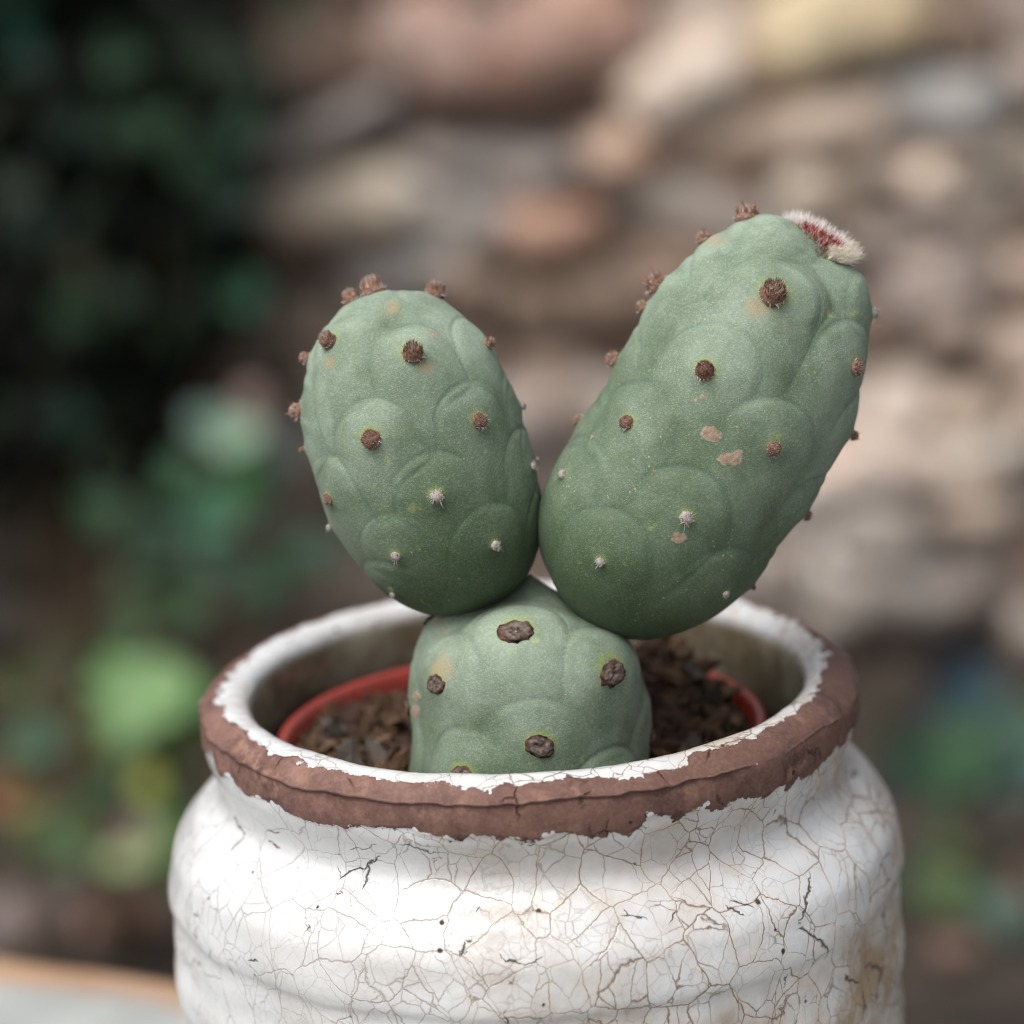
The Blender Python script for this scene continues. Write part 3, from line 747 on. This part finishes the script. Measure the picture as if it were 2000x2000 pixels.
# ------------------------------------------------------------------ soil in the nursery pot
soil_z = H - .0128
rs = np.linspace(0.0, .0386, 90); an = np.linspace(0, 2 * np.pi, 260, endpoint=False)
V = np.stack([rs[:, None] * np.cos(an), rs[:, None] * np.sin(an), 0 * rs[:, None] * an], -1).reshape(-1, 3)
def soil_h(P):
    m = .0110 * np.exp(-(((P[:, 0] - .023) / .010) ** 2 + ((P[:, 1] - .013) / .012) ** 2))
    m += .0020 * np.exp(-(((P[:, 0] + .020) / .012) ** 2 + ((P[:, 1] + .004) / .014) ** 2))
    m += .0015 * fbm(P * np.array([1, 1, 0]), 120, 4, 61) + .0008 * vnoise(P * np.array([1, 1, 0]), 420, 66)
    return m
V[:, 2] = soil_h(V)
soil = link('potting_soil', np_mesh('potting_soil', V, grid_faces(90, 260), mats=[M['soil']]), None, (PLX, PLY, soil_z))
tag(soil, 'dark brown peaty potting soil with bark around the cactus', 'soil', kind='stuff')
BK = .58 * np.array([(.10, .055, .032), (.16, .092, .052), (.055, .030, .020), (.22, .14, .085), (.035, .020, .015), (.10, .082, .070)])
def shard(rr, L, W, Hh):
    sx = 6
    x = np.linspace(-.5, .5, sx)
    V = []
    for k in range(sx):
        w = 1 - .7 * abs(x[k] * 2) ** 3
        for q in range(6):
            a = q * math.pi / 3
            V.append((x[k] * L, math.cos(a) * W / 2 * w, math.sin(a) * Hh / 2 * w))
    V = np.array(V); V[:, 1:] *= (1 + rr.uniform(-.45, .45, (len(V), 1)))
    V[:, 2] += .15 * L * rr.uniform(-1, 1) * (V[:, 0] / L * 2) ** 2
    return V, grid_faces(sx, 6)
def rot(rr, tilt=.5):
    return np.array(Matrix.Rotation(rr.uniform(0, 6.28), 3, 'Z') @ Matrix.Rotation(rr.normal(0, tilt), 3, 'Y') @ Matrix.Rotation(rr.uniform(0, 6.28), 3, 'X'))
rr = np.random.default_rng(77)
parts = []
for k in range(1500):
    q = .038 * math.sqrt(rr.random()); a = rr.uniform(0, 6.28)
    p = np.array([[q * math.cos(a), q * math.sin(a), 0]]); p[0, 2] = soil_h(p)[0] + rr.uniform(-.0004, .0010)
    L = rr.uniform(.0012, .0040)
    V, F = shard(rr, L, L * rr.uniform(.12, .5), L * rr.uniform(.1, .35))
    V = V @ rot(rr, .6).T + p
    parts.append((V, F, np.tile(BK[rr.choice(6, p=[.28, .22, .25, .1, .1, .05])] * rr.uniform(.7, 1.2), (len(V), 1))))
V, F, C = join(parts)
tag(link('soil_crumbs', tint_mesh('soil_crumbs', V, F, C, M['bark'], False), soil), kind='stuff')
chips = [shard(rr, 1, rr.uniform(.3, .55), rr.uniform(.18, .35)) for _ in range(8)]
chip_me = [tint_mesh('bark_chip', V, F, np.tile(BK[c], (len(V), 1)) * (1 + .5 * fbm(V, 6, 2, c))[:, None], M['bark'], False) for c, (V, F) in zip([0, 1, 2, 3, 5, 1, 0, 5], chips)]
for k in range(64):
    if k < 30: q, a = rr.uniform(.024, .037), rr.uniform(-.7, 1.0)
    elif k < 54: q, a = rr.uniform(.022, .037), rr.uniform(2.3, 4.1)
    else: q, a = rr.uniform(.024, .036), rr.uniform(0, 6.28)
    p = np.array([[q * math.cos(a), q * math.sin(a), 0]]); p[0, 2] = soil_h(p)[0] + .0008
    o = link('bark_chip', chip_me[k % 8], soil)
    L = rr.uniform(.005, .0115)
    o.matrix_local = Matrix.Translation(p[0]) @ Matrix(rot(rr, .55)).to_4x4() @ Matrix.Scale(L, 4)
# stray root hairs
n = 420
a = rr.uniform(0, 6.28, n); q = rr.uniform(.022, .037, n)
b = np.stack([q * np.cos(a), q * np.sin(a), 0 * a], -1); b[:, 2] = soil_h(b)
d = rr.normal(0, 1, (n, 3)); d[:, 2] = np.abs(d[:, 2]) * .6; d /= np.linalg.norm(d, axis=1)[:, None]
V, F, C = spikes(b, d, rr.uniform(.002, .007, n), rr.uniform(.00006, .00022, n), rr.normal(0, .0015, (n, 3)), np.tile((.17, .10, .06), (n, 1)) * rr.uniform(.3, 1.4, (n, 1)))
tag(link('root_fibres', tint_mesh('root_fibres', V, F, C, M['bark']), soil), kind='stuff')

# ------------------------------------------------------------------ rubble wall
WY = 1.55                                        # wall plane
wall = link('stone_wall', None, None, (0, WY, GZ))
tag(wall, 'rough rubble wall of beige grey and pinkish stones behind the pot', 'wall')
WS = [((560, 200), (110, 95, 82)), ((600, 120), (120, 100, 85)), ((700, 60), (125, 115, 105)), ((760, 20), (90, 60, 45)), ((830, 130), (128, 106, 98)), ((950, 60), (122, 114, 110)), ((930, 110), 0), ((1030, 110), (112, 82, 70)),
      ((880, 170), (138, 112, 102)), ((980, 210), (132, 110, 97)), ((1060, 265), 0), ((720, 200), (105, 100, 100)), ((620, 280), (95, 90, 90)), ((700, 290), (125, 120, 115)), ((600, 380), (162, 148, 132)), ((680, 400), (160, 150, 138)),
      ((770, 380), (152, 150, 147)), ((760, 460), (150, 146, 142)), ((880, 350), (118, 82, 62)), ((950, 350), (115, 110, 108)), ((890, 530), 0), ((1040, 430), (158, 126, 110)), ((1020, 510), (138, 106, 90)), ((1180, 350), (130, 125, 122)),
      ((1190, 560), 0), ((1110, 470), (136, 126, 118)), ((1180, 180), (180, 166, 154)), ((1300, 160), (188, 176, 164)), ((1380, 90), (175, 162, 150)), ((1220, 40), (150, 138, 125)), ((1310, 300), 0), ((1200, 250), (170, 145, 128)), ((1410, 290), (152, 132, 116)),
      ((1450, 120), (125, 105, 90)), ((1550, 15), (150, 135, 105)), ((1680, 50), 0), ((1790, 40), 0), ((1890, 90), (130, 118, 110)), ((1760, 220), (152, 152, 150)), ((1850, 190), (150, 145, 140)), ((1600, 210), (172, 156, 142)), ((1520, 310), (157, 146, 132)),
      ((1850, 300), (162, 150, 138)), ((1700, 330), (147, 137, 132)), ((1420, 380), (122, 114, 107)), ((1880, 440), 0), ((1750, 510), (127, 117, 112)), ((1680, 470), (112, 102, 96)), ((1860, 580), (122, 106, 95)), ((1770, 650), (127, 117, 110)), ((1700, 600), (100, 80, 66)),
      ((1850, 780), (168, 152, 138)), ((1720, 760), (166, 154, 144)), ((1700, 870), (178, 168, 160)), ((1790, 830), (138, 132, 124)), ((1910, 880), (95, 92, 88)), ((1840, 950), (168, 152, 138)), ((1670, 970), (168, 157, 150)), ((1640, 1040), (150, 145, 140)),
      ((1750, 1010), (142, 130, 116)), ((1900, 1050), 0), ((1750, 1130), (126, 123, 119)), ((1850, 1130), (132, 122, 116)), ((1550, 1100), (116, 109, 103)), ((1600, 1190), (102, 97, 92)), ((1720, 1210), (112, 107, 102)), ((1880, 1190), (130, 125, 120)),
      ((1820, 1260), (108, 94, 82)), ((1650, 1310), (75, 66, 58)), ((1500, 1250), (90, 84, 80)), ((1060, 620), (108, 98, 90)), ((960, 590), (85, 70, 56)), ((990, 660), (92, 76, 66)), ((1090, 720), 0), ((1040, 800), (112, 102, 97)),
      ((560, 470), (128, 112, 97)), ((540, 560), (118, 103, 90)), ((520, 640), (112, 100, 87)), ((510, 500), 0), ((640, 300), (110, 100, 98)), ((450, 60), (85, 65, 52)), ((380, 700), (60, 50, 38)), ((300, 900), (40, 30, 24)), ((600, 800), (95, 85, 75)), ((800, 800), (100, 90, 82)),
      ((1300, 600), (120, 110, 104)), ((1300, 900), (110, 102, 96)), ((100, 100), (14, 12, 10)), ((100, 600), (16, 13, 11)), ((800, 1050), (70, 60, 52)), ((250, 300), (14, 12, 10)), ((380, 250), (30, 24, 20)), ((20, 900), (20, 16, 12))]  # near-black samples put the ivy's shade into the stones behind it
wp = np.array([at_y(p[0] * S2, p[1] * S2, WY)[[0, 2]] for p, c in WS])
def stone_mesh(seed):
    r = np.random.default_rng(seed)
    n1_, n2_ = 9, 14
    ph = np.linspace(.02, math.pi - .02, n1_)[:, None]; an = np.linspace(0, 2 * np.pi, n2_, endpoint=False)[None]
    sp = lambda v, e: np.sign(v) * np.abs(v) ** e
    V = np.stack([sp(np.sin(ph), .42) * sp(np.cos(an), .42), sp(np.sin(ph), .42) * sp(np.sin(an), .42), sp(np.cos(ph), .42) + 0 * an], -1).reshape(-1, 3)
    V *= (1 + .22 * fbm(V, 1.1, 2, seed))[:, None]; V += .10 * r.normal(0, 1, V.shape) * .35
    return np_mesh('stone', V * .5, grid_faces(n1_, n2_), mats=[M['stone']])
SM = [stone_mesh(100 + i) for i in range(8)]
KST = 1.9
rw = np.random.default_rng(3)
zz = .0 + GZ - .01; n_st = 0
BIG = [((1290, 165), (240, 150), (192, 180, 168)), ((640, 390), (270, 120), (196, 184, 168)), ((1770, 215), (300, 115), (154, 153, 151)), ((1700, 870), (190, 110), (180, 170, 162)), ((1850, 785), (160, 95), (170, 154, 140)),
       ((1050, 445), (190, 95), (160, 130, 114)), ((1590, 235), (210, 130), (174, 158, 144)), ((1840, 955), (170, 80), (170, 154, 140)), ((860, 165), (200, 110), (134, 112, 103)), ((1860, 300), (190, 90), (164, 152, 140)),
       ((1650, 1010), (210, 120), (164, 155, 148)), ((1750, 1140), (240, 130), (126, 121, 117))]
big3 = []
for (p, sz, c) in BIG:
    P = at_y(p[0] * S2, p[1] * S2, WY); k_ = S2 * K * ((P - CC) @ CF) / 1000
    w_, h_ = sz[0] * k_, sz[1] * k_; big3.append((P[0], P[2], w_, h_))
    o = link('stone', SM[n_st % 8], wall); n_st += 1
    o.location = (P[0], .062, P[2] - GZ); o.scale = (w_ * 1.1, .15, h_ * 1.12); o.rotation_euler = (rw.normal(0, .06), rw.normal(0, .12), rw.normal(0, .08))
    o.color = (*np.minimum(.82, np.array(lin(c)) * KST * .54), 1)
while zz < .50:
    fine = zz < .40
    ch_ = rw.choice([.028, .040, .054, .070]) if fine else .075
    xx = -.53 + rw.uniform(0, .03)
    while xx < .52:
        wd = rw.uniform(.035, .120) if (fine and -.20 < xx < .40) else rw.uniform(.11, .19)
        cx, cz = xx + wd / 2, zz + ch_ / 2 + rw.normal(0, .005)
        xx += wd + rw.uniform(.000, .006)
        dd = np.hypot(wp[:, 0] - cx, (wp[:, 1] - cz) * 1.4); j = np.argsort(dd)[:2]
        c = WS[j[0]][1] or (84, 64, 50)  # empty samples are dark gaps, their shade painted as brown stones
        if any(((cx - b_[0]) / (b_[2] * .5)) ** 2 + ((cz - b_[1]) / (b_[3] * .5)) ** 2 < 1 for b_ in big3): continue
        o = link('stone', SM[n_st % 8], wall); n_st += 1
        o.location = (cx, rw.uniform(.058, .076), cz - GZ)
        o.scale = (wd * 1.16, rw.uniform(.11, .16), ch_ * rw.uniform(1.08, 1.28)); o.rotation_euler = (rw.normal(0, .08), rw.normal(0, .26), rw.normal(0, .10))
        lc_ = np.array(lin(c)); lc_ = (lc_ * .70 + np.array((.255, .222, .195)) * .30) * KST * .90 * rw.uniform(.9, 1.1)
        o.color = (*np.minimum(.82, lc_), 1)
    zz += ch_ + rw.uniform(-.003, .002)
bx = np.array([(x, y, z) for x in (-.56, .56) for y in (.045, .30) for z in (-.05, 1.0)])
link('wall_core', np_mesh('wall_core', bx, np.array([(0, 1, 3, 2), (4, 6, 7, 5), (0, 4, 5, 1), (2, 3, 7, 6), (1, 5, 7, 3), (0, 2, 6, 4)]), False, mats=[M['mortar']]), wall)

# ------------------------------------------------------------------ plants in the background
def leaf_mesh(kind, seed):
    """unit leaf in the xy plane: stalk at the origin, tip at +y, cupped"""
    r = np.random.default_rng(seed)
    nt_, nw = 13, 8
    t = np.linspace(0, 1, nt_)
    if kind == 'ovate': w = .42 * np.sin(np.pi * t ** .75) ** .9
    elif kind == 'round': w = .50 * np.sin(np.pi * t ** .9) ** .6
    else: w = .46 * np.sin(np.pi * t ** .62) ** .8 * (1 + .35 * np.cos(t * 14))
    u = np.linspace(-1, 1, nw)
    X = w[:, None] * u; Y = np.repeat(t[:, None], nw, 1) - .05 * u ** 2
    Z = .18 * np.abs(X) * 1.2 - .22 * Y ** 2 + .02 * np.sin(9 * Y + 3 * u) + .03 * r.normal(0, 1, X.shape) * .2
    V = np.stack([X, Y, Z], -1).reshape(-1, 3)
    top_ = V.copy(); F = grid_faces(nt_, nw, wrap_v=False)
    m = np_mesh('leaf', top_, F, mats=[M['leaf']])
    return m
LM = {k: [leaf_mesh(k, i) for i in range(3)] for k in ('ovate', 'round', 'ivy')}

def add_leaf(plant, base_loc, p, size, col, kind, face, rl, k):
    """leaf centred on world point p; face = the way its upper side looks"""
    n_ = Vector(face).normalized()
    yd = Vector((rl.normal(), rl.normal() * .5, -.6 + rl.normal() * .5)); yd = (yd - n_ * yd.dot(n_)).normalized()
    xd = yd.cross(n_)
    o = link('leaf', LM[kind][k % 3], plant)
    R = Matrix((xd, yd, n_)).transposed().to_4x4()
    c = Vector(p) - yd * size * .5 - Vector(base_loc)
    o.matrix_local = Matrix.Translation(c) @ R @ Matrix.Scale(size, 4)
    o.color = (*col, 1)
    return o

def stems(plant, base_loc, pts, rl, rad=.002):
    parts = []
    b0 = np.zeros(3)
    for p in pts:
        e_ = np.array(p) - np.array(base_loc); L = np.linalg.norm(e_)
        if L < 1e-4: continue
        d_ = e_ / L
        parts.append(spikes(b0[None], d_[None], np.array([L]), np.array([rad]), np.zeros((1, 3)), np.ones((1, 3)), 5, 4))
    if parts:
        V, F, C = join(parts)
        link('stems', np_mesh('stems', V, F, mats=[M['stem']]), plant)

rl = np.random.default_rng(21)
# --- ivy: a dark mass of leaves over the wall's left end
IY = 1.40
ivb = (at_y(60, 1150, IY)[0], IY + .04, GZ)
ivy = link('ivy', None, None, ivb)
tag(ivy, 'dark ivy with deep green leaves climbing over the wall end', 'ivy')
key = [((40, 40), (28, 66, 54), 100), ((230, 110), (32, 60, 38), 105), ((300, 230), (34, 64, 38), 120), ((400, 130), (50, 64, 48), 90), ((465, 250), (52, 80, 64), 95), ((450, 380), (60, 82, 74), 90), ((455, 560), (36, 76, 54), 105),
       ((225, 560), (62, 78, 66), 90), ((150, 590), (30, 60, 34), 110), ((130, 800), (30, 56, 46), 110), ((30, 350), (48, 58, 48), 95), ((60, 440), (42, 60, 54), 85), ((150, 500), (60, 58, 38), 70), ((350, 300), (30, 58, 36), 100),
       ((560, 20), (44, 72, 50), 70), ((200, 240), (26, 52, 34), 105), ((130, 250), (24, 46, 36), 90), ((400, 340), (30, 58, 42), 95), ((40, 110), (34, 60, 52), 90)]
for k, (p, c, sz) in enumerate(key):
    Y = IY - .10 + rl.uniform(-.03, .03)
    P = at_y(p[0] * S2, p[1] * S2, Y)
    add_leaf(ivy, ivb, P, sz * S2 * K * 1.85 / 1000 * .82, [v * .68 for v in lin(c)], 'ivy', (rl.normal(-.1, .3), -1, .55 + rl.normal(0, .2)), rl, k)
n_l = 0
while n_l < 270:
    px, py = rl.uniform(-260, 560), rl.uniform(-200, 1000)
    lim = 470 - .00035 * (py - 300) ** 2 + 40 * math.sin(py / 70)
    if px > lim: continue
    Y = IY + rl.uniform(-.06, .10)
    P = at_y(px * S2, py * S2, Y)
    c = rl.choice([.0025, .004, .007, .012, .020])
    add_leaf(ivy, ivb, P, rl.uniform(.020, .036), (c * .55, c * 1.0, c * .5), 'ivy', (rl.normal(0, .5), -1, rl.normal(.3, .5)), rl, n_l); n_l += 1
stems(ivy, ivb, [at_y(x * S2, y * S2, IY + .03) for x, y in ((60, 60), (250, 40), (380, 120), (420, 330), (150, 300), (430, 560), (120, 620), (300, 700), (-80, 200))], rl, .005)
# the crowded inner leaves behind, near black: the thicket's deep shade is put into their colour
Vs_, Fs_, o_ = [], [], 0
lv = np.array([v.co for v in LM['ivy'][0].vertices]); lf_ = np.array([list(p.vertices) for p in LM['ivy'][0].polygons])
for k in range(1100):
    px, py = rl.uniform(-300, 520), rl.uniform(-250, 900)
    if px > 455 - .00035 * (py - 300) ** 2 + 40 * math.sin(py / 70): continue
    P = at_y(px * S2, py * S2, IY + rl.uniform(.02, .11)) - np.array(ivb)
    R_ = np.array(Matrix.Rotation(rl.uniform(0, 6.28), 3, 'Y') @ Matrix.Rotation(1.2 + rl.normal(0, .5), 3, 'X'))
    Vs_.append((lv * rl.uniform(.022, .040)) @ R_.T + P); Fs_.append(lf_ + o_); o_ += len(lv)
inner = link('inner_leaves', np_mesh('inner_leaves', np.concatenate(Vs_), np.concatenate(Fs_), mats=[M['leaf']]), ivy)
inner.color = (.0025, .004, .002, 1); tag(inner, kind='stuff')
# --- leafy ground plants
def plant(name, label, base_px, base_y, leaves, group=None, kind='round', dark=()):
    b = at_y(base_px[0] * S2, base_px[1] * S2, base_y); b[2] = GZ + .0
    o = link(name, None, None, tuple(b)); tag(o, label, 'plant', group)
    pts = []
    for k, (p, c, sz, tilt) in enumerate(leaves):
        Y = base_y + rl.uniform(-.05, .05)
        P = at_y(p[0] * S2, p[1] * S2, Y); P[2] = max(P[2], GZ + .02)
        d_ = (P - CC) @ CF
        add_leaf(o, b, P, sz * S2 * K * d_ / 1000 * .92, [v * .72 for v in lin(c)], kind, (rl.normal(-.1, .2), -1 + tilt, .35 + tilt), rl, k)
        pts.append(P)
        for q in range(2):                                   # smaller leaves crowd round it
            s_ = sz * S2 * K * d_ / 1000
            P2 = P + np.array([rl.normal(0, .42) * s_, rl.uniform(-.02, .04), rl.normal(0, .36) * s_])
            P2[2] = max(P2[2], GZ + .015)
            add_leaf(o, b, P2, s_ * rl.uniform(.35, .6), [v * .72 * rl.uniform(.35, 1.1) for v in lin(c)], kind, (rl.normal(0, .5), -1, rl.normal(.4, .4)), rl, k + q)
    stems(o, b, pts, rl)
    return o
plant('leafy_plant', 'broad leaved plant with bright light green leaves beside the table', (200, 1640), 1.05,
      [((262, 1330), (126, 160, 108), 230, .45), ((340, 1350), (84, 128, 72), 170, .3), ((240, 1600), (206, 228, 164), 190, .7), ((310, 1580), (104, 146, 82), 150, .3), ((120, 1610), (92, 116, 78), 120, .3), ((200, 1470), (84, 110, 84), 150, .2),
       ((310, 1480), (80, 116, 70), 120, .2), ((150, 1400), (110, 100, 70), 100, .2), ((330, 1650), (70, 110, 56), 110, .2), ((210, 1290), (110, 146, 92), 120, .3), ((300, 1400), (100, 140, 84), 130, .4), ((190, 1380), (84, 112, 70), 110, .2)], kind='ovate')
plant('leafy_plant', 'small sage green plant at the foot of the ivy', (380, 1130), 1.25,
      [((450, 810), (140, 168, 142), 130, .45), ((400, 790), (112, 140, 128), 100, .35), ((400, 970), (66, 108, 82), 150, .3), ((420, 1050), (70, 104, 84), 130, .3), ((290, 1030), (60, 86, 70), 120, .2), ((540, 1070), (44, 96, 56), 115, .3),
       ((620, 1040), (70, 88, 74), 110, .2), ((260, 1110), (66, 88, 60), 110, .2), ((480, 1110), (56, 84, 66), 100, .2), ((560, 850), (90, 104, 98), 70, .2), ((330, 900), (60, 92, 66), 110, .2), ((200, 980), (58, 84, 62), 110, .2), ((480, 930), (64, 100, 72), 110, .2), ((340, 1150), (64, 92, 62), 110, .2)], kind='ovate')
plant('leafy_plant', 'low olive plant with tan withered leaves beside the table', (20, 1560), 1.0,
      [((25, 1500), (150, 124, 84), 130, .3), ((60, 1400), (80, 106, 84), 120, .3), ((30, 1440), (100, 112, 80), 110, .2), ((60, 1570), (84, 110, 70), 130, .3), ((150, 1420), (104, 88, 58), 110, .2), ((20, 1300), (66, 74, 40), 120, .2), ((110, 1240), (60, 62, 42), 110, .2)], kind='ovate')
plant('leafy_plant', 'blue green plant growing at the foot of the stone wall', (1830, 1620), 1.30,
      [((1830, 1450), (84, 112, 94), 240, .3), ((1880, 1530), (80, 104, 94), 220, .3), ((1780, 1560), (60, 90, 62), 200, .2), ((1900, 1640), (66, 84, 70), 180, .2), ((1920, 1400), (70, 100, 84), 120, .2), ((1860, 1600), (60, 88, 66), 130, .2), ((1740, 1500), (50, 84, 64), 120, .2), ((1745, 1400), (72, 72, 82), 90, .2)], kind='ovate')
plant('leafy_plant', 'yellow green plant low down below the stone wall', (1840, 1960), 1.05,
      [((1765, 1860), (84, 112, 84), 110, .3), ((1900, 1850), (92, 112, 100), 120, .3), ((1800, 1930), (104, 118, 74), 110, .2), ((1920, 1930), (130, 104, 84), 80, .2), ((1850, 1880), (64, 80, 52), 110, .1), ((1740, 1800), (84, 100, 74), 90, .2)], kind='ovate')
# --- fallen stones on the ground
def loose(px, py, w, h, c, label):
    P = at_z(px * S2, py * S2, GZ + .015)
    d_ = (P - CC) @ CF
    o = link('loose_stone', SM[int(px) % 8]); o.location = P
    o.scale = (w * S2 * K * d_ / 1000, h * S2 * K * d_ / 1000 * 1.6, h * S2 * K * d_ / 1000); o.rotation_euler = (0, 0, rl.uniform(-.4, .4))
    o.color = (*lin(c), 1); tag(o, label, 'stone')
loose(140, 1085, 150, 90, (130, 118, 106), 'taupe stone lying on the ground below the ivy')
loose(60, 1740, 170, 90, (118, 106, 104), 'grey stone on the ground just behind the table')
loose(230, 1740, 150, 70, (130, 104, 92), 'pinkish brown stone on the ground behind the table')
loose(1800, 1795, 90, 60, (100, 84, 76), 'brown stone on the ground between the wall plants')
